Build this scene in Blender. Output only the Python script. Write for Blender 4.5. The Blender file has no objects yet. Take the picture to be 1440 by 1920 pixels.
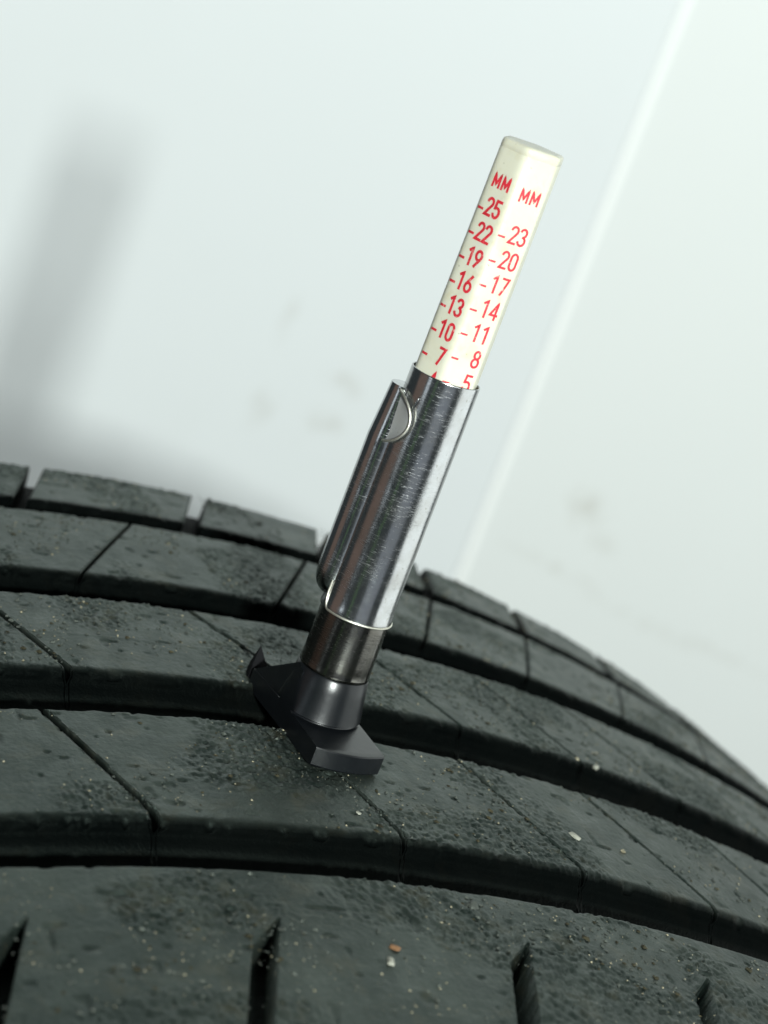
import bpy, math, random
import numpy as np
from mathutils import Matrix, Vector

random.seed(7)
rng = np.random.default_rng(11)
MM = 0.001
scene = bpy.context.scene
col = scene.collection

# ------------------------------------------------------------------ camera
CAM_ROWS = [(0.8655666, -0.36270189, 0.34531407),     # image right
            (0.20160109, -0.37883079, -0.90324096),   # image down
            (0.45842281, 0.8514309, -0.25478218)]     # forward
CAM_POS = (-0.12235231, -0.22482096, 0.09665557)
F_PX = 4085.0
cd = bpy.data.cameras.new('camera')
cd.sensor_fit = 'VERTICAL'
cd.sensor_height = 36.0
cd.sensor_width = 27.0
cd.lens = 36.0 * F_PX / 1920.0
cd.clip_start = 0.01
cd.clip_end = 50.0
cd.dof.use_dof = True
cd.dof.focus_distance = 0.262
cd.dof.aperture_fstop = 27.0
cam = bpy.data.objects.new('camera', cd)
col.objects.link(cam)
r0, r1, r2 = [Vector(v).normalized() for v in CAM_ROWS]
m = Matrix((( r0.x, -r1.x, -r2.x, CAM_POS[0]),
            ( r0.y, -r1.y, -r2.y, CAM_POS[1]),
            ( r0.z, -r1.z, -r2.z, CAM_POS[2]),
            (0, 0, 0, 1)))
cam.matrix_world = m
scene.camera = cam

# ------------------------------------------------------------------ world and lamps
scene.view_settings.view_transform = 'Standard'
scene.view_settings.look = 'None'
scene.view_settings.gamma = 1.0
scene.view_settings.use_curve_mapping = False
scene.view_settings.exposure = 0.27
w = bpy.data.worlds.new('World')
scene.world = w
w.use_nodes = True
w.node_tree.nodes['Background'].inputs[0].default_value = (0.78, 0.96, 1.0, 1)
w.node_tree.nodes['Background'].inputs[1].default_value = 0.05

def area_lamp(name, pos, target, sx, sy, power, color):
    l = bpy.data.lights.new(name, 'AREA')
    l.shape = 'RECTANGLE'
    l.size = sx
    l.size_y = sy
    l.energy = power
    l.color = color
    o = bpy.data.objects.new(name, l)
    col.objects.link(o)
    o.location = pos
    d = Vector(target) - Vector(pos)
    o.rotation_euler = d.to_track_quat('-Z', 'Y').to_euler()
    return o

# large soft daylight opening to the right of the photographer
area_lamp('side_light', (0.85, -0.30, 0.08), (0.05, 0.10, 0.0), 1.05, 1.00, 4.6, (0.93, 1.0, 0.965))
# added lamp, aimed level to light the wall and spare the tyre
area_lamp('wall_fill', (0.35, 0.02, 0.72), (0.35, 0.45, 0.70), 0.9, 0.10, 4.6, (0.93, 1.0, 0.965))
# work lamp behind the photographer, throws the gauge's soft shadow on the wall
area_lamp('work_lamp', (-0.120, -0.555, 0.178), (0.0, 0.0, 0.03), 0.037, 0.037, 5.5, (0.93, 1.0, 0.965))
# added dim bluish panel behind the camera, for the chrome's grey-blue band
area_lamp('blue_panel', (-0.06, -0.98, -0.10), (0.0, 0.0, 0.03), 0.62, 0.9, 0.42, (0.82, 0.90, 1.0))
# green strip lamp, and an added warm panel that browns the chrome's left side
area_lamp('strip_lamp', (-0.90, -0.80, -0.15), (0.0, 0.0, 0.03), 0.03, 1.4, 0.05, (0.45, 1.0, 0.25))
area_lamp('warm_panel', (-0.85, 0.10, -0.05), (0.0, 0.0, 0.03), 0.45, 0.9, 0.17, (1.0, 0.60, 0.42))
area_lamp('highlight_panel', (-0.87, -0.28, 0.04), (0.0, 0.0, 0.02), 0.16, 0.36, 0.20, (0.85, 0.95, 1.0))  # added panel that puts a highlight on the foot's cone

# ------------------------------------------------------------------ helpers
def link(name, verts, faces, mat=None, parent=None, smooth=True):
    me = bpy.data.meshes.new(name)
    verts = np.asarray(verts, dtype=float)
    me.from_pydata(verts.tolist(), [], [tuple(f) for f in faces])
    me.update()
    if smooth:
        me.polygons.foreach_set('use_smooth', [True] * len(me.polygons))
    if mat:
        me.materials.append(mat)
    o = bpy.data.objects.new(name, me)
    col.objects.link(o)
    if parent:
        o.parent = parent
    return o

def sharp(o, deg=35):
    me = o.data
    me.update()
    try:
        me.set_sharp_from_angle(angle=math.radians(deg))
    except Exception:
        pass
    return o

def empty(name, loc=(0, 0, 0)):
    o = bpy.data.objects.new(name, None)
    o.empty_display_size = 0.01
    col.objects.link(o)
    o.location = loc
    return o

def tag(o, label=None, cat=None, group=None, kind=None):
    if label: o['label'] = label
    if cat: o['category'] = cat
    if group: o['group'] = group
    if kind: o['kind'] = kind
    return o

def grid_faces(nu, nv, cu=False, off=0):
    f = []
    for i in range(nu if cu else nu - 1):
        a = i * nv
        b = ((i + 1) % nu) * nv
        for j in range(nv - 1):
            f.append((off + a + j, off + b + j, off + b + j + 1, off + a + j + 1))
    return f

def lathe(name, prof, mat, parent, n=96, z_off=0.0):
    """prof: list of (r, z) in mm, revolved about z"""
    V = []
    for i in range(n):
        a = 2 * math.pi * i / n
        for r, z in prof:
            V.append((r * math.cos(a) * MM, r * math.sin(a) * MM, (z + z_off) * MM))
    return link(name, V, grid_faces(n, len(prof), True), mat, parent)

def tube(name, pts, rad, mat, parent, n=8, taper=None):
    """round bar along pts (mm)"""
    P = [Vector(p) for p in pts]
    V, F = [], []
    N = len(P)
    for i, p in enumerate(P):
        t = (P[min(i + 1, N - 1)] - P[max(i - 1, 0)]).normalized()
        a = t.orthogonal().normalized() if i == 0 else (prev - t * prev.dot(t)).normalized()
        prev = a
        b = t.cross(a)
        r = rad if taper is None else rad * taper[i]
        for k in range(n):
            q = 2 * math.pi * k / n
            v = p + (a * math.cos(q) + b * math.sin(q)) * r
            V.append((v.x * MM, v.y * MM, v.z * MM))
    for i in range(N - 1):
        for k in range(n):
            F.append((i * n + k, i * n + (k + 1) % n, (i + 1) * n + (k + 1) % n, (i + 1) * n + k))
    F.append(tuple(range(n))[::-1])
    F.append(tuple((N - 1) * n + k for k in range(n)))
    return link(name, V, F, mat, parent)

# value noise on a lattice, numpy
_lat = rng.random((8, 256, 256))
def vnoise(x, y, size, seed=0):
    L = _lat[seed % 8]
    x = np.asarray(x, float) / size + 37.3 * seed
    y = np.asarray(y, float) / size + 91.7 * seed
    xi = np.floor(x).astype(int); yi = np.floor(y).astype(int)
    fx = x - xi; fy = y - yi
    fx = fx * fx * (3 - 2 * fx); fy = fy * fy * (3 - 2 * fy)
    a = L[xi % 256, yi % 256]; b = L[(xi + 1) % 256, yi % 256]
    c = L[xi % 256, (yi + 1) % 256]; d = L[(xi + 1) % 256, (yi + 1) % 256]
    return (a * (1 - fx) + b * fx) * (1 - fy) + (c * (1 - fx) + d * fx) * fy
def sstep(a, b, x):
    t = np.clip((x - a) / (b - a), 0, 1)
    return t * t * (3 - 2 * t)

# ------------------------------------------------------------------ materials
def new_mat(name):
    mt = bpy.data.materials.new(name)
    mt.use_nodes = True
    nt = mt.node_tree
    b = nt.nodes['Principled BSDF']
    return mt, nt, b
def nd(nt, typ, **kw):
    n = nt.nodes.new(typ)
    for k, v in kw.items():
        setattr(n, k, v)
    return n
def noise(nt, vec, scale, detail=3, rough=0.55, dist=0.0):
    n = nd(nt, 'ShaderNodeTexNoise')
    n.inputs['Scale'].default_value = scale
    n.inputs['Detail'].default_value = detail
    n.inputs['Roughness'].default_value = rough
    n.inputs['Distortion'].default_value = dist
    nt.links.new(vec, n.inputs['Vector'])
    return n.outputs['Fac']
def ramp(nt, fac, stops):
    r = nd(nt, 'ShaderNodeValToRGB')
    e = r.color_ramp.elements
    while len(e) < len(stops):
        e.new(0.5)
    for i, (p, c) in enumerate(stops):
        e[i].position = p
        e[i].color = c if len(c) == 4 else (*c, 1)
    nt.links.new(fac, r.inputs['Fac'])
    return r.outputs['Color']
def grey(v):
    return (v, v, v, 1)
def mixc(nt, fac, a, b, blend='MIX'):
    n = nd(nt, 'ShaderNodeMix', data_type='RGBA', blend_type=blend)
    for s, v in ((n.inputs['Factor'], fac), (n.inputs['A'], a), (n.inputs['B'], b)):
        pass
    ins = {i.identifier: i for i in n.inputs}
    for key, v in (('Factor_Float', fac), ('A_Color', a), ('B_Color', b)):
        if isinstance(v, (int, float)):
            ins[key].default_value = v
        elif isinstance(v, tuple):
            ins[key].default_value = v if len(v) == 4 else (*v, 1)
        else:
            nt.links.new(v, ins[key])
    return [o for o in n.outputs if o.identifier == 'Result_Color'][0]
def math_(nt, op, a, b=None, clamp=False):
    n = nd(nt, 'ShaderNodeMath', operation=op, use_clamp=clamp)
    for i, v in enumerate((a, b)):
        if v is None: continue
        if isinstance(v, (int, float)):
            n.inputs[i].default_value = v
        else:
            nt.links.new(v, n.inputs[i])
    return n.outputs[0]
def coords(nt, kind='Object'):
    return nd(nt, 'ShaderNodeTexCoord').outputs[kind]
def bump(nt, height, strength, dist, normal=None):
    n = nd(nt, 'ShaderNodeBump')
    n.inputs['Strength'].default_value = strength
    n.inputs['Distance'].default_value = dist
    nt.links.new(height, n.inputs['Height'])
    if normal is not None:
        nt.links.new(normal, n.inputs['Normal'])
    return n.outputs['Normal']

def rubber_mat(name='tyre_rubber', groove_shade=False):
    mt, nt, b = new_mat(name)
    v = coords(nt)
    big = noise(nt, v, 60, 4)
    med = noise(nt, v, 260, 4, 0.65)
    fine = noise(nt, v, 1500, 3, 0.6)
    grain = noise(nt, v, 3800, 2, 0.6)
    c = ramp(nt, med, [(0.3, (0.0022, 0.0040, 0.0033)), (0.55, (0.0036, 0.0060, 0.0050)), (0.8, (0.0070, 0.0100, 0.0085))])
    dust = ramp(nt, math_(nt, 'MULTIPLY', big, fine), [(0.30, grey(0)), (0.46, grey(1))])
    c = mixc(nt, math_(nt, 'MULTIPLY', dust, 0.4), c, (0.044, 0.046, 0.034))
    speck = ramp(nt, fine, [(0.68, grey(0)), (0.76, grey(1))])
    c = mixc(nt, math_(nt, 'MULTIPLY', speck, 0.22), c, (0.09, 0.086, 0.07))
    pale = ramp(nt, noise(nt, v, 95, 5, 0.6, 0.6), [(0.42, grey(0)), (0.66, grey(1))])
    c = mixc(nt, math_(nt, 'MULTIPLY', pale, 0.55), c, (0.034, 0.040, 0.034))
    scuff = nd(nt, 'ShaderNodeMapping')
    scuff.inputs['Scale'].default_value = (160, 900, 160)
    nt.links.new(v, scuff.inputs['Vector'])
    drag = ramp(nt, noise(nt, scuff.outputs[0], 1.0, 4, 0.6), [(0.56, grey(0)), (0.72, grey(1))])
    c = mixc(nt, math_(nt, 'MULTIPLY', drag, 0.4), c, (0.050, 0.054, 0.046))
    blot = ramp(nt, noise(nt, v, 210, 5, 0.62, 0.4), [(0.54, grey(0)), (0.68, grey(1))])
    c = mixc(nt, math_(nt, 'MULTIPLY', blot, 0.55), c, (0.030, 0.026, 0.015))
    at = nd(nt, 'ShaderNodeAttribute', attribute_name='groove_shade')
    fr = 1.0 if groove_shade else at.outputs['Fac']
    c = mixc(nt, math_(nt, 'MULTIPLY', fr, 0.97), c, (0.0010, 0.0014, 0.0014))  # shade of the grooves put into the colour
    nt.links.new(c, b.inputs['Base Color'])
    rr = ramp(nt, med, [(0.25, grey(0.38)), (0.75, grey(0.60))])
    nt.links.new(rr, b.inputs['Roughness'])
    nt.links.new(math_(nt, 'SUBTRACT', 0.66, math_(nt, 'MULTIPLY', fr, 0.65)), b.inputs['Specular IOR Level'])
    b.inputs['Specular Tint'].default_value = (0.80, 1.0, 0.90, 1)
    n1 = bump(nt, fine, 0.45, 0.00018)
    n2 = bump(nt, grain, 0.5, 0.00010, n1)
    nt.links.new(n2, b.inputs['Normal'])
    return mt
def plain_mat(name, color, rough, spec=0.5, bump_scale=None, bump_d=0.0001, var=0.0):
    mt, nt, b = new_mat(name)
    v = coords(nt)
    if var:
        f = noise(nt, v, 700, 4)
        lo = tuple(c * (1 - var) for c in color); hi = tuple(min(1, c * (1 + var)) for c in color)
        nt.links.new(ramp(nt, f, [(0.3, lo), (0.7, hi)]), b.inputs['Base Color'])
    else:
        b.inputs['Base Color'].default_value = (*color, 1)
    b.inputs['Roughness'].default_value = rough
    b.inputs['Specular IOR Level'].default_value = spec
    if bump_scale:
        nt.links.new(bump(nt, noise(nt, v, bump_scale, 3), 0.4, bump_d), b.inputs['Normal'])
    return mt
def chrome_mat(name='worn_chrome', color=(0.48, 0.49, 0.505), rbase=0.12, aniso=0.45, dirt=0.5):
    mt, nt, b = new_mat(name)
    v = coords(nt)
    b.inputs['Metallic'].default_value = 1.0
    def scratch(rot, scale):
        mp = nd(nt, 'ShaderNodeMapping')
        mp.inputs['Rotation'].default_value = rot
        mp.inputs['Scale'].default_value = scale
        nt.links.new(v, mp.inputs['Vector'])
        return noise(nt, mp.outputs[0], 1.0, 4, 0.72)
    sc = scratch((0.45, 0.35, 0.2), (700, 700, 6500))
    sd = scratch((-0.5, 0.2, 0.1), (900, 900, 5200))
    wear = ramp(nt, noise(nt, v, 150, 3), [(0.36, grey(0.1)), (0.62, grey(1))])
    scr = ramp(nt, sc, [(0.54, grey(0)), (0.70, grey(1))])
    scr2 = ramp(nt, sd, [(0.60, grey(0)), (0.70, grey(1))])
    s2 = math_(nt, 'MULTIPLY', math_(nt, 'MAXIMUM', scr, scr2), wear)
    spots = ramp(nt, noise(nt, v, 1500, 3, 0.6), [(0.64, grey(0)), (0.72, grey(1))])
    film = ramp(nt, noise(nt, v, 220, 4, 0.6), [(0.35, grey(0)), (0.75, grey(1))])
    base = mixc(nt, math_(nt, 'MULTIPLY', film, 0.6), (*color, 1), tuple(c * k for c, k in zip(color, (0.66, 0.62, 0.55))))
    base = mixc(nt, math_(nt, 'MULTIPLY', spots, dirt), base, (0.20, 0.19, 0.15))
    nt.links.new(base, b.inputs['Base Color'])
    rr = math_(nt, 'ADD', math_(nt, 'MULTIPLY', s2, 0.25), math_(nt, 'MULTIPLY', film, 0.10))
    rr = math_(nt, 'ADD', rr, rbase)
    nt.links.new(rr, b.inputs['Roughness'])
    if aniso:
        tg = nd(nt, 'ShaderNodeTangent', direction_type='RADIAL', axis='Z')
        nt.links.new(tg.outputs[0], b.inputs['Tangent'])
        b.inputs['Anisotropic'].default_value = aniso
    n1 = bump(nt, math_(nt, 'MULTIPLY', math_(nt, 'MAXIMUM', sc, sd), wear), 0.32, 0.00007)
    n2 = bump(nt, noise(nt, v, 110, 2), 0.2, 0.0006, n1)
    nt.links.new(n2, b.inputs['Normal'])
    return mt
def ivory_mat():
    mt, nt, b = new_mat('ivory_plastic')
    v = coords(nt)
    f = noise(nt, v, 130, 4)
    c = ramp(nt, f, [(0.3, (0.55, 0.535, 0.42)), (0.7, (0.61, 0.60, 0.50))])
    st = ramp(nt, noise(nt, v, 420, 5, 0.6), [(0.53, grey(0)), (0.72, grey(1))])
    c = mixc(nt, math_(nt, 'MULTIPLY', st, 0.5), c, (0.50, 0.45, 0.27))
    sp = ramp(nt, noise(nt, v, 1500, 2, 0.5), [(0.73, grey(0)), (0.77, grey(1))])
    c = mixc(nt, math_(nt, 'MULTIPLY', sp, 0.7), c, (0.28, 0.25, 0.16))
    nt.links.new(c, b.inputs['Base Color'])
    b.inputs['Roughness'].default_value = 0.34
    b.inputs['Subsurface Weight'].default_value = 0.15
    b.inputs['Subsurface Radius'].default_value = (0.002, 0.0016, 0.001)
    b.inputs['Subsurface Scale'].default_value = 0.6
    return mt
SMUDGES = [  # local x, z, half sizes, slant, strength: grubby marks on the white paint
    (-0.100, 0.522, 0.007, 0.010, 0.2, 0.22), (-0.0735, 0.537, 0.011, 0.006, 0.2, 0.26), (-0.0747, 0.522, 0.012, 0.006, 0.1, 0.26),
    (-0.1015, 0.554, 0.004, 0.012, 0.1, 0.18), (0.041, 0.514, 0.013, 0.010, 0.3, 0.34), (0.052, 0.503, 0.012, 0.006, 0.3, 0.24),
    (0.036, 0.489, 0.030, 0.003, 0.2, 0.24), (0.086, 0.4745, 0.045, 0.0035, 0.22, 0.24), (0.126, 0.469, 0.040, 0.003, 0.2, 0.22)]
def wall_mat(name, tint):
    mt, nt, b = new_mat(name)
    v = coords(nt)
    f = noise(nt, v, 4, 4)
    c = ramp(nt, f, [(0.3, tuple(t * 0.97 for t in tint)), (0.7, tint)])
    # grubby finger marks and scuffs
    mk = noise(nt, v, 34, 5, 0.6, 0.3)
    m2 = noise(nt, v, 9, 3)
    sm = math_(nt, 'MULTIPLY', ramp(nt, mk, [(0.58, grey(0)), (0.74, grey(1))]), ramp(nt, m2, [(0.50, grey(0)), (0.66, grey(1))]))
    c = mixc(nt, math_(nt, 'MULTIPLY', sm, 0.06), c, (0.42, 0.38, 0.30))
    for (px_, pz_, rx, rz, rot, amt) in SMUDGES:
        mp = nd(nt, 'ShaderNodeMapping', vector_type='TEXTURE')
        mp.inputs['Location'].default_value = (px_, 0, pz_)
        mp.inputs['Rotation'].default_value = (0, rot, 0)
        mp.inputs['Scale'].default_value = (rx, 1, rz)
        nt.links.new(v, mp.inputs['Vector'])
        ln = nd(nt, 'ShaderNodeVectorMath', operation='LENGTH')
        nt.links.new(mp.outputs[0], ln.inputs[0])
        fall = ramp(nt, ln.outputs['Value'], [(0.25, grey(1)), (1.0, grey(0))])
        brk = ramp(nt, noise(nt, v, 110, 4, 0.6, 0.4), [(0.40, grey(0)), (0.62, grey(1))])
        c = mixc(nt, math_(nt, 'MULTIPLY', math_(nt, 'MULTIPLY', fall, brk), amt), c, (0.36, 0.32, 0.24))
    nt.links.new(c, b.inputs['Base Color'])
    b.inputs['Roughness'].default_value = 0.45
    nt.links.new(bump(nt, noise(nt, v, 300, 3), 0.1, 0.0004), b.inputs['Normal'])
    return mt

RUB = rubber_mat()
GROOVE = rubber_mat('shaded_groove_rubber', True)  # tyre rubber with the groove shade in its colour throughout
CHROME = chrome_mat()
DARKCHROME = chrome_mat('dark_chrome', (0.16, 0.155, 0.145), 0.10, 0.3, 0.6)
EDGE = chrome_mat('bare_edge', (0.86, 0.85, 0.76), 0.42, 0.0, 0.2)
PLATE = chrome_mat('buffed_plate', (0.62, 0.63, 0.63), 0.32, 0.0, 0.3)
PLATE.node_tree.nodes['Principled BSDF'].inputs['Metallic'].default_value = 0.55
IVORY = ivory_mat()
BLACK = plain_mat('black_plastic', (0.0045, 0.0055, 0.0068), 0.30, 0.42, 900, 0.00004, 0.15)
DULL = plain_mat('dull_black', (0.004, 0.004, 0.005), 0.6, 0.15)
def ink_mat():
    mt, nt, b = new_mat('red_ink')
    v = coords(nt)
    c = ramp(nt, noise(nt, v, 700, 3), [(0.3, (0.46, 0.012, 0.026)), (0.7, (0.62, 0.022, 0.04))])
    rub = ramp(nt, noise(nt, v, 1900, 3, 0.6), [(0.60, grey(0)), (0.74, grey(1))])
    c = mixc(nt, math_(nt, 'MULTIPLY', rub, 0.8), c, (0.70, 0.52, 0.44))
    nt.links.new(c, b.inputs['Base Color'])
    b.inputs['Roughness'].default_value = 0.5
    return mt
RED = ink_mat()
WALL_L = wall_mat('white_paint', (0.76, 0.785, 0.79))
WALL_R = wall_mat('white_paint_warm', (0.78, 0.80, 0.785))
BEAD = plain_mat('white_filler', (0.92, 0.93, 0.91), 0.4, 0.5, 300, 0.0003)
CRUMB = plain_mat('rubber_crumb', (0.060, 0.068, 0.058), 0.7, 0.4, var=0.5)
SAND = plain_mat('sand_grain', (0.24, 0.215, 0.145), 0.6, 0.5, var=0.7)
DIRT = plain_mat('olive_dirt', (0.040, 0.036, 0.020), 0.8, 0.2, 2500, 0.0001, 0.6)
STONE = plain_mat('pale_stone', (0.30, 0.30, 0.25), 0.6, 0.5, 1500, 0.0002, 0.3)
RUST = plain_mat('rusty_stone', (0.24, 0.125, 0.06), 0.7, 0.4, 1500, 0.0002, 0.4)

# ------------------------------------------------------------------ wall behind
WALL_Y = 0.450
JOINT_X = 0.2807
wall = empty('wall', (JOINT_X, WALL_Y, -0.60))
tag(wall, kind='structure')
def slab(name, x0, x1, y0, y1, z0, z1, mat, parent):
    V = [(x, y, z) for x in (x0, x1) for y in (y0, y1) for z in (z0, z1)]
    F = [(0, 1, 3, 2), (4, 6, 7, 5), (0, 4, 5, 1), (2, 3, 7, 6), (0, 2, 6, 4), (1, 5, 7, 3)]
    return link(name, V, F, mat, parent, False)
slab('panel', -0.46, -0.0012, 0.0, 0.02, 0.0, 1.5, WALL_L, wall)
slab('panel', 0.0012, 2.6, 0.0, 0.02, 0.0, 1.5, WALL_R, wall)
V = []
for z in (0.0, 1.5):
    for k in range(13):
        a = math.pi * k / 12
        V.append((-0.0019 * math.cos(a), 0.0004 - 0.0011 * min(1.0, 2.2 * math.sin(a)), z))
link('joint_strip', V, [(k, k + 1, 13 + k + 1, 13 + k) for k in range(12)], BEAD, wall)

# ------------------------------------------------------------------ tyre
R = 291.5033
RHO = 837.8
TAU, T1 = 0.06286954, -0.02509037
DEPTH = 4.6
tyre = empty('tyre')
rotm = Matrix.Rotation(T1, 4, 'Y') @ Matrix.Rotation(TAU, 4, 'X')
base = rotm @ Vector((0, 0, -2 * R * MM))
tyre.matrix_world = Matrix.Translation(base) @ rotm
tag(tyre, 'worn black rubber car tyre with grooved ribs standing in front of the white wall', 'tyre')

def tread_pos(s, y, h):
    """s along the circumference, y across, h above the nominal tread (mm) -> local metres"""
    r = R - y * y / (2 * RHO) + h
    a = s / R
    return np.stack([r * np.sin(a), y + 0 * r, r * np.cos(a) + R], -1) * MM

def relief(s, y):
    """worn, torn rubber surface (mm)"""
    s = np.asarray(s, float); y = np.asarray(y, float)
    h = 0.16 * (vnoise(s, y, 14, 1) - 0.5)
    patch = sstep(0.48, 0.70, vnoise(s, y, 9, 2))
    n1 = vnoise(s * 0.7, y, 0.62, 3); n2 = vnoise(s, y * 0.8, 0.34, 4)
    rid = 1 - np.abs(2 * n1 - 1)
    h = h + patch * (0.20 * (rid - 0.5) * 1.35 + 0.30 * (n2 - 0.5))
    h = h + 0.055 * (n2 - 0.5) + 0.05 * (vnoise(s, y, 2.6, 5) - 0.5)
    # small gouges
    g = vnoise(s, y * 1.4, 1.7, 6)
    h = h - 0.22 * sstep(0.83, 0.95, g)
    # faint mould seam on the middle rib
    h = h + 0.07 * np.exp(-((y - 17.4 + 0.02 * s) / 0.22) ** 2)
    return h

def profile(y0, y1, e0, e1, dy):
    """cross profile of a rib: list of (y, drop, relief weight)"""
    P = [(y0 - 4.2, DEPTH + 0.3, 0), (y0 - 3.3, DEPTH - 0.30, 0.1), (y0 - 2.5, DEPTH - 0.55, 0.1), (y0 - 1.9, DEPTH - 0.9, 0.1), (y0 - 1.35, DEPTH - 1.35, 0.15), (y0 - 0.9, DEPTH - 1.9, 0.2), (y0 - 0.5, DEPTH - 2.5, 0.3), (y0 - 0.15, e0 + 0.4, 0.4)]
    if y0 < -60 or e0 < 1.0:
        P = [(y0 - 1.0, DEPTH + 0.6, 0), (y0 - 0.7, DEPTH * 0.75, 0.2), (y0 - 0.35, DEPTH * 0.45, 0.3), (y0 - 0.12, e0 + 0.5, 0.4)]
    for k in range(8):
        q = (math.pi / 2) * k / 7
        P.append((y0 + e0 * (1 - math.cos(q)), e0 * (1 - math.sin(q)), 0.5 + 0.5 * k / 7))
    n = max(3, int((y1 - e1 - y0 - e0) / dy))
    for k in range(1, n):
        P.append((y0 + e0 + (y1 - e1 - y0 - e0) * k / n, 0, 1))
    for k in range(6):
        q = (math.pi / 2) * (1 - k / 5)
        P.append((y1 - e1 * (1 - math.cos(q)), e1 * (1 - math.sin(q)), 1 - 0.5 * k / 5))
    P += [(y1 + 0.12, e1 + 0.5, 0.4), (y1 + 0.4, DEPTH * 0.5, 0.3), (y1 + 1.0, DEPTH + 0.6, 0)]
    return np.array(P)

def shade_grooves(o, D, e, lip=None):
    """groove shade painted on the unworn walls and near lips: 0 none .. 1 full per vertex"""
    D = np.asarray(D, float)
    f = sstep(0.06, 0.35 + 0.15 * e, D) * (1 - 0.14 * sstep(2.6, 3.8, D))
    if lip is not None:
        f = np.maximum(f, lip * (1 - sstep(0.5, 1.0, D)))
    at = o.data.attributes.new('groove_shade', 'FLOAT', 'POINT')
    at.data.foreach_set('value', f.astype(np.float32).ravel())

def block(name, y0, y1, e0, e1, lineA, lineB, gA, gB, parent, ds=0.27, end_drop=5.6, yskew=None, round_end=0.28):
    P = profile(y0, y1, e0, e1, ds)
    y, drop, wgt = P[:, 0], P[:, 1], P[:, 2]
    shut = 1 - sstep(0.7, 1.8, drop)          # cuts close below the lip
    sA = lineA(y) + gA / 2 * (shut if gA < 2 else 1)
    sB = lineB(y) - gB / 2 * (shut if gB < 2 else 1)
    n = max(4, int(np.mean(sB - sA) / ds))
    rows = [(0, 0.06, end_drop), (0, 0.02, end_drop * 0.5), (0, 0.0, 0.7)]
    T, OFF, DR = [], [], []
    def add(t, off, dr):
        T.append(t); OFF.append(off); DR.append(dr)
    add(0, -0.05, end_drop); add(0, 0.0, 0.9)
    for k in range(4):
        q = (math.pi / 2) * k / 3
        add(0, round_end * (1 - math.cos(q)), round_end * (1 - math.sin(q)))
    for k in range(1, n):
        add(k / n, 0, 0)
    for k in range(4):
        q = (math.pi / 2) * (1 - k / 3)
        add(1, -round_end * (1 - math.cos(q)), round_end * (1 - math.sin(q)))
    add(1, 0.0, 0.9); add(1, 0.05, end_drop)
    T = np.array(T)[:, None]; OFF = np.array(OFF)[:, None]; DR = np.array(DR)[:, None]
    S = sA[None] + (sB - sA)[None] * T + OFF + (round_end * (1 - 2 * T)) * ((T > 0) & (T < 1))* (1-np.abs(2*T-1))*0
    Y = np.repeat(y[None], len(T), 0)
    # ragged, worn rims
    rag = (vnoise(S, Y, 1.6, 7) - 0.5) * 0.60 * np.exp(-np.minimum(Y - y0, y1 - Y).clip(0) / 0.9)
    nick = 0.55 * sstep(0.70, 0.9, vnoise(S, Y, 1.1, 0)) * np.exp(-np.minimum(Y - y0, y1 - Y).clip(0) / 0.7) * (DR < 0.1) * (drop[None] < 0.9)
    H = -nick - np.maximum(drop[None], DR) + relief(S, Y) * wgt[None] * np.where(DR > 0.5, 0.3, 1)
    pos = tread_pos(S, Y + rag * (1 - sstep(0.4, 1.6, drop[None])), H)
    nu, nv = Y.shape
    o = link(name, pos.reshape(-1, 3), grid_faces(nu, nv), RUB, parent)
    shade_grooves(o, np.maximum(drop[None], DR) + 0 * Y, e0, (1 - sstep(0.2, 1.9, Y - y0)) if y0 > -60 else None)
    return o

def lin(s0, yref, mslope, hook=None):
    def f(y):
        y = np.asarray(y, float)
        s = s0 + (y - yref) * mslope
        if hook is not None:
            s = s - mslope * np.minimum(y - hook, 0) * 0.9
        return s
    return f

# rib data: y range, edge radii, reference y, list of (s at yref, slope, gap)
RIBS = [
    dict(y=(-24.6, -1.2), e=(1.5, 0.6), yref=-24, hook=-22.6, dead=0.62,
         cuts=[(-119, -.37, .6), (-88, -.37, .6), (-58, -.38, .6), (-26.9, -.383, .85), (4.3, -.33, .42), (30.3, -.43, .5), (52.0, -.5, .5), (74, -.5, .5), (97, -.5, .5), (120, -.5, .5), (143, -.5, .5), (167, -.5, .5)]),
    dict(y=(8.0, 29.4), e=(1.4, 0.6), yref=8, hook=9.2, dead=0,
         cuts=[(-124, -.42, .5), (-93, -.42, .5), (-62, -.42, .5), (-29.5, -.42, .75), (3.0, -.53, .5), (26.5, -.49, .5), (47.3, -.5, .42), (66.5, -.6, .4), (87, -.55, .4), (109, -.55, .4), (131, -.55, .4), (154, -.5, .4), (178, -.5, .4)]),
    dict(y=(36.5, 59.1), e=(1.3, 0.6), yref=37, hook=None, dead=0,
         cuts=[(-112, .6, .5), (-81, .6, .5), (-51, .6, .5), (-21.3, .6, .55), (8.1, .59, .55), (32.9, .53, .55), (52.3, .54, .45), (72, .62, .4), (92, .6, .6), (113, .6, .6), (135, .6, .6), (158, .6, .6), (181, .6, .6)]),
    dict(y=(63.1, 80.1), e=(0.9, 1.8), yref=62, hook=None, dead=0,
         cuts=[(-109, .4, 2.8), (-80, .4, 2.8), (-53, .4, 2.8), (-24.5, .4, 2.2), (2.5, .42, 2.5), (25.5, .41, 2.1), (46.0, .38, 2.05), (66, .4, 2.05), (87, .4, 2.05), (108, .4, 2.05), (130, .4, 2.4), (152, .4, 2.4), (176, .4, 2.4)]),
]
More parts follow.
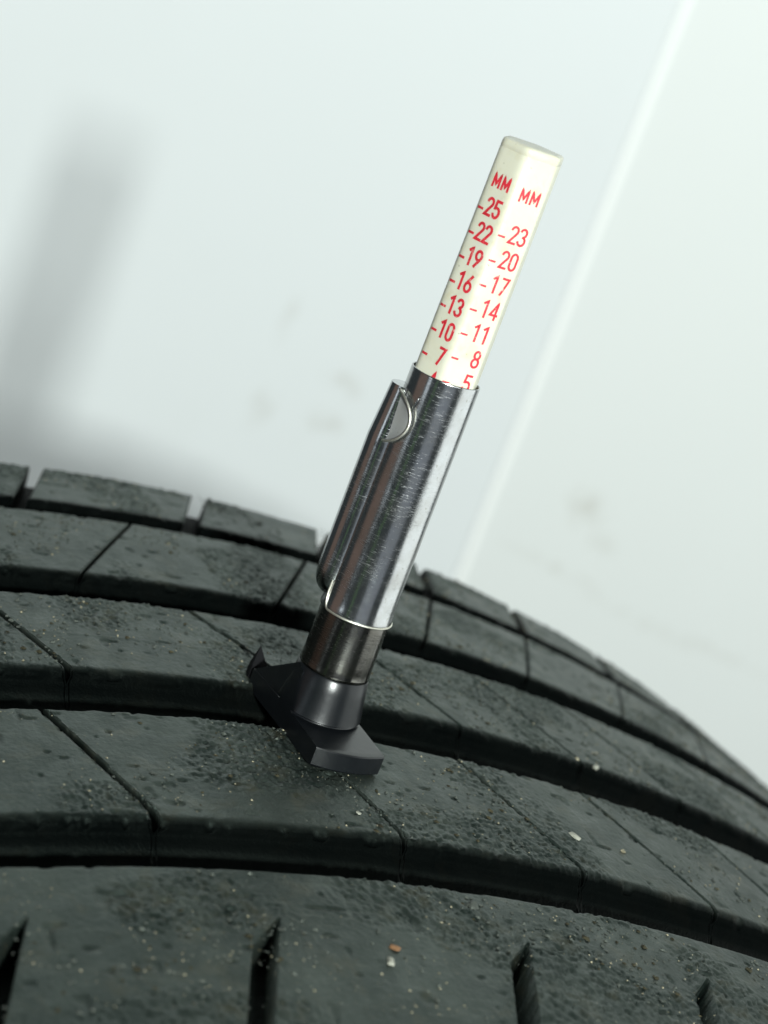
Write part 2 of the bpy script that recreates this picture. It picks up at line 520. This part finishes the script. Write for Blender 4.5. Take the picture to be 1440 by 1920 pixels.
for rib in RIBS:
    y0, y1 = rib['y']; e0, e1 = rib['e']
    cuts = rib['cuts']
    for a, b in zip(cuts[:-1], cuts[1:]):
        near = -70 < a[0] < 110
        block('tread_block', y0, y1, e0, e1, lin(a[0], rib['yref'], a[1], rib['hook']), lin(b[0], rib['yref'], b[1], rib['hook']),
              a[2], b[2], tyre, ds=0.22 if near else 0.9, end_drop=7.0 if a[2] > 2 else 5.6, round_end=0.5 if a[2] > 2 else 0.25)
    # the rest of the ring, out of view
    a, b = cuts[-1], cuts[0]
    full = 2 * math.pi * R
    block('tread_rib', y0, y1, e0, e1, lin(a[0], rib['yref'], a[1]), lin(b[0] + full, rib['yref'], b[1]), a[2], b[2], tyre, ds=3.0)

# near shoulder rib with slanted slots, one warped grid
def shoulder_rib():
    slots = [-156, -128, -101, -73.5, -45.3, -17.8, 13.4, 39.6, 62, 84, 107, 130, 154, 179]     # right edge at y=-41.2
    SL = 0.35; W = 3.0; Y0, YE, Y1 = -32.7, -41.2, -84.0
    ytip = lambda t: -44.8 + 3.6 * t              # slot end line, left -> right edge
    cols = []                                      # (s at y=-41.2 reference, t along zigzag, in_slot, wall flag)
    for a, b in zip(slots[:-1], slots[1:]):
        # lug from slot a's right edge to slot b's left edge
        sa, sb = a, b - W
        fine = -75 < a < 70
        n = int((sb - sa) / (0.24 if fine else 1.0))
        for k in range(n + 1):
            q = k / n
            cols.append((sa + (sb - sa) * q, 1 - q, 0))
        m_ = 8
        for k in range(m_ + 1):
            q = k / m_
            cols.append((sb + 0.22 + (W - 0.44) * q, q, 1))
    cols = np.array(cols)
    cs, ct, cin = cols[:, 0][:, None], cols[:, 1][:, None], cols[:, 2][:, None]
    # rows: groove wall, rounding, top to the slot tips, two rows across the tip, lugs down to the shoulder
    rows = [(0, Y0 + 0.9, DEPTH + 0.6), (0, Y0 + 0.4, DEPTH * .5), (0, Y0 + 0.1, 1.0)]
    for k in range(6):
        q = math.pi / 2 * k / 5
        rows.append((0, Y0 - 0.6 * (1 - math.cos(q)), 0.6 * (1 - math.sin(q))))
    ya = Y0 - 0.6
    n1 = 36
    for k in range(1, n1 + 1):
        rows.append((1, k / n1, 0))
    n2 = 110
    rows.append((3, 0, 0))
    for k in range(1, n2 + 1):
        rows.append((2, (k / n2) ** 1.2, 0))
    S, Y, D = [], [], []
    for typ, v, dr in rows:
        yk = ytip(ct)
        if typ == 0: y = np.full_like(cs, v)
        elif typ == 1: y = ya + (yk - ya) * v
        elif typ == 3: y = yk - 0.3
        else: y = (yk - 0.3) + (Y1 - yk + 0.3) * v
        d = np.full_like(cs, dr)
        if typ >= 2:
            floor = 4.4
            d = d + cin * floor
        edge = np.clip((-76 - y) / 8, 0, 1)
        d = d + 3.5 * edge ** 2
        s = cs + (np.minimum(y, YE) - YE) * SL
        S.append(s); Y.append(y); D.append(d)
    S = np.concatenate(S, 1); Y = np.concatenate(Y, 1); D = np.concatenate(D, 1)
    # round the lips of the slots a little
    H = -D + relief(S, Y) * np.where(D > 1, 0.35, 1)
    pos = tread_pos(S, Y, H)
    nu, nv = Y.shape
    o = link('shoulder_rib', pos.reshape(-1, 3), grid_faces(nu, nv), RUB, tyre)
    shade_grooves(o, np.where(Y < -74, 0, D), 0.6)
    # plain remainder of the ring
    full = 2 * math.pi * R
    block('shoulder_rib', Y1, Y0, 3.0, 0.6, lin(slots[-1], 0, 0), lin(slots[0] - 0.0 + full, 0, 0), 0, 0, tyre, ds=3.0)
shoulder_rib()

# carcass: groove floors, shoulders, sidewalls, beads
prof = []
for y in np.linspace(-84, 82, 30):
    prof.append((R - y * y / (2 * RHO) - DEPTH, y))
right = [(R - 14, 92), (R - 28, 102), (R - 50, 109), (R - 70, 108), (R - 90, 100), (R - 103, 92), (R - 105, 86), (R - 100, 84), (R - 80, 96), (R - 50, 103), (R - 20, 92)]
left = [(a, -b - 2) for a, b in right]
inner = [(R - 16, yy) for yy in (70, 35, 0, -35, -70)]
prof = prof + right + inner + left[::-1]
V = []
N = 220
for i in range(N):
    a = 2 * math.pi * i / N
    for r, y in prof:
        V.append((r * math.sin(a) * MM, y * MM, (r * math.cos(a) + R) * MM))
F = grid_faces(N, len(prof), True)
K = len(prof)
for i in range(N):
    j = (i + 1) % N
    F.append((i * K + K - 1, j * K + K - 1, j * K, i * K))
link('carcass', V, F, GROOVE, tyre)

# ------------------------------------------------------------------ grit on the tread
def local_frame(s, y):
    a = s / R
    n = np.array([math.sin(a), 0, math.cos(a)]); t = np.array([math.cos(a), 0, -math.sin(a)])
    return t, np.array([0, 1.0, 0]), n
OCT = np.array([(1, 0, 0), (-1, 0, 0), (0, 1, 0), (0, -1, 0), (0, 0, 1), (0, 0, -1)], float)
OF = [(0, 2, 4), (2, 1, 4), (1, 3, 4), (3, 0, 4), (2, 0, 5), (1, 2, 5), (3, 1, 5), (0, 3, 5)]
def on_tread(y):
    return (-56 < y < -33.6) or (-23.5 < y < -1.8) or (9.2 < y < 28.8) or (37.6 < y < 58.4) or (64 < y < 79)
def grit(name, count, lo, hi, mat, label, seed, patchy=0.35, flat=0.5):
    rg = np.random.default_rng(seed)
    V, F = [], []
    made = 0
    while made < count:
        s = rg.uniform(-75, 125); y = rg.uniform(-58, 79)
        if not on_tread(y): continue
        if float(vnoise(s, y, 7, 2)) < patchy + 0.35 * rg.random(): continue
        size = lo * (hi / lo) ** (rg.random() ** 2.2)
        t, b_, n = local_frame(s, y)
        p = tread_pos(np.array(s), np.array(y), relief(s, y) + size * 0.15)
        q = OCT * (size * (0.6 + 0.8 * rg.random((6, 1)))) * np.array([1.0, 0.8, flat])
        an = rg.uniform(0, 6.28)
        q = np.stack([q[:, 0] * math.cos(an) - q[:, 1] * math.sin(an), q[:, 0] * math.sin(an) + q[:, 1] * math.cos(an), q[:, 2]], 1)
        w_ = p + (q[:, :1] * t + q[:, 1:2] * b_ + q[:, 2:] * n) * MM
        off = len(V)
        V += w_.tolist()
        F += [(a + off, c + off, d + off) for a, c, d in OF]
        made += 1
    o = link(name, V, F, mat, None, False)
    o.matrix_world = tyre.matrix_world
    tag(o, label, 'grit', kind='stuff')
grit('rubber_crumbs', 9000, 0.07, 0.40, CRUMB, 'tiny dark rubber crumbs clinging all over the tyre tread', 3)
grit('sand_grains', 4200, 0.04, 0.22, SAND, 'tiny tan sand grains scattered over the tyre tread', 4, 0.26, 0.7)

grit('dirt_clumps', 520, 0.22, 0.62, DIRT, 'olive brown dirt clumps gathered in patches on the tyre tread', 8, 0.42, 0.35)
grit('rubber_flakes', 520, 0.20, 0.55, CRUMB, 'thin torn grey rubber flakes lying on the tyre tread', 9, 0.40, 0.25)

def pebble(name, s, y, size, mat, label, cat='stone', squash=(1, .8, .6), seed=1, lift=0.3):
    rg = np.random.default_rng(seed)
    # angular chip: hull of random points
    import bmesh
    bm = bmesh.new()
    for _ in range(18):
        d = rg.normal(size=3); d /= np.linalg.norm(d)
        d = np.sign(d) * np.abs(d) ** 0.7 * rg.uniform(0.75, 1.1)
        bm.verts.new(d * np.array(squash) * size * 0.5 * MM)
    bmesh.ops.convex_hull(bm, input=bm.verts)
    for v_ in [v for v in bm.verts if not v.link_faces]: bm.verts.remove(v_)
    me = bpy.data.meshes.new(name)
    bm.to_mesh(me); bm.free()
    me.materials.append(mat)
    o = bpy.data.objects.new(name, me)
    col.objects.link(o)
    t, b_, n = local_frame(s, y)
    p = tread_pos(np.array(s), np.array(y), relief(s, y) + size * squash[2] * lift)
    mt = Matrix(((t[0], b_[0], n[0], p[0]), (t[1], b_[1], n[1], p[1]), (t[2], b_[2], n[2], p[2]), (0, 0, 0, 1)))
    o.matrix_world = tyre.matrix_world @ mt @ Matrix.Rotation(rg.uniform(0, 6), 4, 'Z')
    tag(o, label, cat)
    return o

# ------------------------------------------------------------------ tread depth gauge
gauge = empty('tread_depth_gauge')
tag(gauge, 'chrome and black tread depth gauge with ivory millimetre scale standing on the tyre', 'depth gauge')
CAMD = Vector((-0.478, -0.878, 0)).normalized()
RT = Vector((0.878, -0.478, 0)).normalized()
def azim(u):
    """unit direction on the gauge, u = -1 left edge .. 1 right edge as the front faces the reader"""
    th = math.asin(max(-1, min(1, u)))
    return CAMD * math.cos(th) + RT * math.sin(th)
def azang(deg):
    a = math.radians(deg)
    return CAMD * math.cos(a) + RT * math.sin(a)

# foot: turned flange milled flat on two sides, tapering to the tube
def foot():
    HX = 4.8
    rot = math.radians(3.0)
    prof = [(0.0, -0.42), (10.9, -0.42), (11.45, -0.34), (11.6, -0.12), (11.6, 1.95), (11.5, 2.12), (11.3, 2.18)]
    for k in range(1, 8):
        q = k / 8
        prof.append((11.3 + (5.2 - 11.3) * q, 2.18 + 0.20 * q))
    prof += [(5.15, 2.42), (5.08, 2.55), (5.35, 2.72), (5.45, 2.80), (5.42, 2.92), (5.15, 4.6), (4.88, 6.4), (4.62, 8.0), (4.5, 8.2), (4.3, 8.25)]
    n = 160
    V = []
    for i in range(n):
        a = 2 * math.pi * i / n
        for r, z in prof:
            x, y = r * math.cos(a), r * math.sin(a)
            if abs(x) > HX:                 # milled flats: slide the point in along x
                k = HX / abs(x)
                x *= k
                if r <= 5.8:
                    pass
            V.append((x, y, z))
    V = np.array(V)
    # keep the flats crisp: soften just inside
    c, s_ = math.cos(rot), math.sin(rot)
    W = np.stack([V[:, 0] * c - V[:, 1] * s_, V[:, 0] * s_ + V[:, 1] * c, V[:, 2]], 1) * MM
    o = link('foot', W, grid_faces(n, len(prof), True), BLACK, gauge)
    sharp(o, 28)
    return o
foot()
# added spike shaped as the dark shadow point behind the foot's back corner
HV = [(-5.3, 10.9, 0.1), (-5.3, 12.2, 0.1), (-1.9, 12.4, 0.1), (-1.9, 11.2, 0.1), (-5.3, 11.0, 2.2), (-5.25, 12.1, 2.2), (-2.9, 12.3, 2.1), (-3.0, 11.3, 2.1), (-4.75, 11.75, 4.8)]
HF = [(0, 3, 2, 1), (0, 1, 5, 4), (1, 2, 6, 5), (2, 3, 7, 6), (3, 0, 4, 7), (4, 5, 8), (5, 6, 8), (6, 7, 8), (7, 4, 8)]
link('foot_shadow_spike', [(x * MM, y * MM, z * MM) for x, y, z in HV], HF, DULL, gauge, False)

# web stiffening the back arm of the foot
WV = [(x * MM, y * MM, z * MM) for x in (-4.72, 4.72) for y, z in ((-1.2, 2.2), (-1.2, 7.6), (0.4, 8.15), (9.9, 2.45), (9.9, 2.0))]
WF = [(0, 1, 2, 3, 4), (9, 8, 7, 6, 5)] + [(i, i + 5, (i + 1) % 5 + 5, (i + 1) % 5) for i in range(5)]
link('foot_web', WV, WF, BLACK, gauge, False).rotation_euler.z = math.radians(3.0)

# probe pin reaching into the groove
lathe('probe', [(0.0, -6.3), (0.9, -6.3), (1.2, -6.0), (1.2, 0.0), (1.2, 3.0)], CHROME, gauge, 24)

# inner tube
lathe('tube', [(4.35, 8.2), (4.52, 8.25), (4.56, 8.37), (4.52, 8.65), (4.48, 9.6), (4.42, 16.0), (4.2, 20.0), (4.1, 46.0)], DARKCHROME, gauge, 128)
# thin lip line of glue between tube and foot
# sleeve with open top
sl = [(4.50, 16.0), (4.62, 16.05), (4.66, 16.3), (4.56, 16.9), (4.50, 18.0)]
for k in range(1, 12):
    q = k / 12
    sl.append((4.50 - 0.16 * q, 18.0 + (47.45 - 18.0) * q))
sl += [(4.34, 47.45), (4.34, 47.62), (4.28, 47.70), (4.20, 47.70), (4.14, 47.62), (4.12, 47.3), (4.10, 40.0)]
lathe('sleeve', sl, CHROME, gauge, 160)

# clip roll along the left of the sleeve
def clip():
    lc = RT * -4.1 + CAMD * 0.15
    rad = 2.35
    nz, na = 60, 48
    V = []
    zs = [17.2, 17.25, 17.6, 18.1, 18.8, 19.6] + list(np.linspace(20.5, 38.0, 22)) + list(np.linspace(38.3, 44.9, 22))
    rs = [0.02, 0.8, 1.35, 1.8, 2.12, 2.3] + [rad] * 44
    for z, r in zip(zs, rs):
        up = max(0.0, (z - 38.0) / 6.9)
        rr = r * (1 - 0.16 * up)
        for k in range(na):
            a = 2 * math.pi * k / na
            d = -RT * math.cos(a) + CAMD * math.sin(a)
            p = lc + d * rr + RT * (0.16 * up)
            V.append((p.x * MM, p.y * MM, z * MM))
    F = []
    for i in range(len(zs) - 1):
        for k in range(na):
            # mouth: the wall toward the sleeve's front is cut away in a long curve
            zc = 0.5 * (zs[i] + zs[i + 1])
            a = (k + 0.5) / na * 360
            F.append((i * na + k, i * na + (k + 1) % na, (i + 1) * na + (k + 1) % na, (i + 1) * na + k))
    F.append(tuple((len(zs) - 1) * na + k for k in range(na)))
    o = sharp(link('clip', V, F, CHROME, gauge), 50)
    # raised thumb rim at the mouth: half ellipse lying against the sleeve
    zc, hz, wide = 41.3, 3.3, 48.0
    a0 = -72.0
    n, m_ = 28, 14
    V = []
    for i in range(n + 1):
        q = -1 + 2 * i / n
        ext = wide * math.sqrt(max(0, 1 - q * q))
        for j in range(m_ + 1):
            f = j / m_
            d = azang(a0 + ext * f)
            r_ = 4.95 - 0.22 * f + 0.28 * f * f - 0.35 * math.sin(math.pi * f) * math.sqrt(max(0, 1 - q * q))
            V.append((d.x * r_ * MM, d.y * r_ * MM, (zc + hz * q) * MM))
    link('thumb_plate', V, grid_faces(n + 1, m_ + 1), PLATE, gauge)
    pts = []
    for i in range(49):
        q = -1 + 2 * i / 48
        ext = wide * math.sqrt(max(0, 1 - q * q))
        d = azang(a0 + ext) * 5.02
        pts.append((d.x, d.y, zc + hz * q))
    tube('thumb_rim', pts, 0.16, EDGE, gauge, 8)
    # small pressed tab on the sleeve
    tb = []
    for q in np.linspace(0, 1, 9):
        d = azang(-27 - 9 * q) * 4.46
        tb.append((d.x, d.y, 44.9 - 2.9 * q))
    tube('pressed_tab', tb, 0.16, CHROME, gauge, 6, [0.3, .8, 1, 1, .9, .8, .7, .5, .3])
    # folded edge of the sleeve sheet, up the seam and round the bottom rim
    pts = []
    for q in np.linspace(0, 1, 60):
        pts.append((azang(-60), 38.0 - (38.0 - 18.6) * q, 4.60))
    for q in np.linspace(0, 1, 16)[1:]:
        an = q * math.pi / 2
        pts.append((azang(-60 + 14 * (1 - math.cos(an))), 18.6 - 2.5 * math.sin(an), 4.62))
    for q in np.linspace(0, 1, 60)[1:]:
        pts.append((azang(-46 + 148 * q), 16.1, 4.64))
    P = [(d.x * r_, d.y * r_, z) for d, z, r_ in pts]
    tube('sheet_edge', P, 0.15, EDGE, gauge, 8)
clip()

# ivory scale rod: rounded hexagon with slight taper
RIDGE = (CAMD - RT * 0.11).normalized()
LEFTN = Matrix.Rotation(math.radians(-30), 3, 'Z') @ RIDGE
RIGHTN = Matrix.Rotation(math.radians(30), 3, 'Z') @ RIDGE
if LEFTN.dot(RT) > RIGHTN.dot(RT):
    LEFTN, RIGHTN = RIGHTN, LEFTN
def apo(z):
    return 3.66 - 0.16 * (z - 46) / 31
def hexr(ang, ap, rc):
    """radius of a rounded hexagon; ang measured from a face normal"""
    a = (ang + math.pi / 6) % (math.pi / 3) - math.pi / 6
    r = ap / math.cos(a)
    return min(r, rc) if True else r
def rod_r(a, ap):
    sm = 0.0
    for q in range(6):
        c = math.cos(a - q * math.pi / 3)
        if c > 0: sm += (c / ap) ** ROUND
    return sm ** (-1 / ROUND) * 1.036
ROUND = 13
def rod_depth(t, ap):
    d = ap
    for _ in range(6):
        a = math.atan2(t, d)
        d = rod_r(a, ap) * math.cos(a)
    return d
def rod():
    n = 144
    a0 = math.atan2(LEFTN.y, LEFTN.x)
    V = []
    zs = [(40, 0), (50, 0), (60, 0), (70, 0), (75.4, 0), (75.46, .05), (75.54, .05), (75.6, 0), (76.2, .02), (76.42, .07), (76.55, .18), (76.62, .36), (76.66, .8), (76.68, 3.3)]
    for z, ins in zs:
        ap = apo(z)
        for k in range(n):
            a = 2 * math.pi * k / n
            r = rod_r(a, ap) - ins
            V.append((math.cos(a0 + a) * r * MM, math.sin(a0 + a) * r * MM, z * MM))
    F = []
    for i in range(len(zs) - 1):
        for k in range(n):
            F.append((i * n + k, i * n + (k + 1) % n, (i + 1) * n + (k + 1) % n, (i + 1) * n + k))
    F.append(tuple((len(zs) - 1) * n + k for k in range(n)))
    return link('scale_rod', V, F, IVORY, gauge)
ROD = rod()

def arc(cx, cy, rx, ry, a0, a1, n=12):
    return [(cx + rx * math.cos(math.radians(a0 + (a1 - a0) * k / n)), cy + ry * math.sin(math.radians(a0 + (a1 - a0) * k / n))) for k in range(n + 1)]
# narrow monoline figures, cell 0.46 wide, 1 high
G = {
 '0': [arc(.23, .72, .19, .25, 0, 180) + arc(.23, .28, .19, .25, 180, 360) + [(.42, .72)]],
 '1': [[(.06, .80), (.26, .97), (.26, 0.0)]],
 '2': [arc(.23, .74, .19, .23, 170, -35) + [(.04, .03), (.44, .03)]],
 '3': [arc(.21, .74, .19, .23, 160, -80), arc(.21, .27, .21, .24, 85, -165)],
 '4': [[(.34, 0), (.34, .97), (.02, .26), (.46, .26)]],
 '5': [[(.42, .96), (.09, .96), (.06, .55)] + arc(.22, .31, .20, .28, 120, -160)],
 '6': [[(.36, .97)] + arc(.23, .31, .20, .28, 155, -205, 20)[0:1] + arc(.23, .29, .20, .26, 180, -180, 22)],
 '7': [[(.03, .95), (.43, .95), (.14, 0)]],
 '8': [arc(.23, .74, .17, .22, -90, 270, 20), arc(.23, .27, .20, .25, 90, 450, 20)],
 '9': [[(.10, .03)] + arc(.23, .69, .20, .28, -25, -25, 1)[0:1] + arc(.23, .70, .20, .26, 0, 360, 22)],
 'M': [[(.04, 0), (.06, .96), (.32, .22), (.58, .96), (.60, 0)]],
 '-': [[(0.0, .5), (.36, .5)]],
}
WID = {'M': .74, '-': .34}
def ribbon(poly, wd, lift, V, F, place):
    Q = [Vector((x, y)) for x, y in poly]
    P = [Q[0]]
    for a_, b_ in zip(Q[:-1], Q[1:]):
        k_ = max(1, int((b_ - a_).length / 0.07))
        P += [a_ + (b_ - a_) * (i / k_) for i in range(1, k_ + 1)]
    n = len(P)
    off = len(V)
    for i, p in enumerate(P):
        t = Vector((0, 0))
        d0 = (P[i] - P[i - 1]).normalized() if i else (P[1] - P[0]).normalized()
        d1 = (P[i + 1] - P[i]).normalized() if i < n - 1 else d0
        t = d0 + d1
        if t.length < 0.3: t = d0
        t.normalize()
        nn = Vector((-t.y, t.x))
        k = 1 / max(0.55, abs(nn.dot(Vector((-d0.y, d0.x)))))
        q = p.copy()
        if i == 0: q -= d0 * wd * 0.3
        if i == n - 1: q += d1 * wd * 0.3
        for sgn in (-1, 1):
            V.append(place(q + nn * (sgn * wd / 2 * k), lift))
    for i in range(n - 1):
        F.append((off + 2 * i, off + 2 * i + 2, off + 2 * i + 3, off + 2 * i + 1))

def write(text, face_n, t0, z, h, wid=1.0, wd=0.098, dz=0.0, name='numeral', seed=0):
    """text printed on a rod face; t0 left end across the face (mm), z centre height (mm)"""
    horiz = Vector((-face_n.y, face_n.x, 0))
    if horiz.dot(RT) < 0: horiz = -horiz
    V, F = [], []
    x = 0.0
    k = 0
    for ch in text:
        for poly in G[ch]:
            k += 1
            jit = 0.012
            def place(q, lift, x=x):
                tt = t0 + (x + q.x * wid) * h
                zz = z + (q.y - 0.5) * h
                p = face_n * (rod_depth(tt, apo(zz)) + 0.014 + lift) + horiz * tt
                return (p.x * MM, p.y * MM, zz * MM)
            ribbon(poly, wd, 0.0015 * k, V, F, place)
        x += (WID.get(ch, .46) + .11) * wid
    o = link(name, V, F, RED, ROD, False)
    return o

Z0 = 43.15
H = 2.08
def number(val, n_, dash_t, num_t, bold):
    z = Z0 + val * 1.018
    write('-', n_, dash_t, z - 0.55, H, 1.0, 0.13 * bold, name='tick_mark')
    s = str(val)
    t = num_t if len(s) == 2 else num_t + 0.57 * H
    write(s, n_, t, z, H, 1.0, 0.150 * bold)
for v_ in (4, 7, 10, 13, 16, 19, 22, 25):
    number(v_, LEFTN, -1.80, -0.70, 1.12)
for v_ in (5, 8, 11, 14, 17, 20, 23):
    number(v_, RIGHTN, -1.80, -0.50, 0.92)
write('MM', LEFTN, -1.05, Z0 + 28.55, 1.55, 1.06, 0.19, name='unit_mark')
write('MM', RIGHTN, -1.05, Z0 + 28.1, 1.55, 1.06, 0.16, name='unit_mark')

# ------------------------------------------------------------------ loose stones (single pieces one can see)
pebble('small_stone', 48.6, 7.9, 1.15, STONE, 'small pale stone stuck on the near edge of the middle rib', 'stone', (1, .8, .7), 2)
pebble('small_stone', 32.5, -15.3, 1.9, STONE, 'flat pale oblong chip lying across the rib in front of the gauge', 'stone', (1, .45, .30), 3)
pebble('small_stone', -7.1, -47.6, 1.5, STONE, 'pale crumbly chip touching the rusty crumb on the slotted shoulder rib', 'stone', (1, .8, .35), 4)
pebble('small_stone', -5.6, -45.2, 1.5, RUST, 'rusty orange crumb on the slotted shoulder rib', 'stone', (1, .7, .30), 5)
pebble('small_stone', -0.7, -19.6, 0.9, STONE, 'thin pale flake on the rib just in front of the gauge foot', 'stone', (1, .6, .25), 6)
pebble('small_stone', 46.5, 9.6, 0.8, SAND, 'tan grain above the pale stone on the middle rib', 'stone', (1, .8, .6), 7)
pebble('rubber_lump', 8.1, -35.8, 2.0, CRUMB, 'dark torn rubber lump at the upper edge of the shoulder rib', 'rubber lump', (1, .8, .35), 8)
pebble('small_stone', 40.4, -15.7, 1.3, SAND, 'brown oblong grain on the rib right of the pale oblong chip', 'stone', (1, .5, .35), 9)
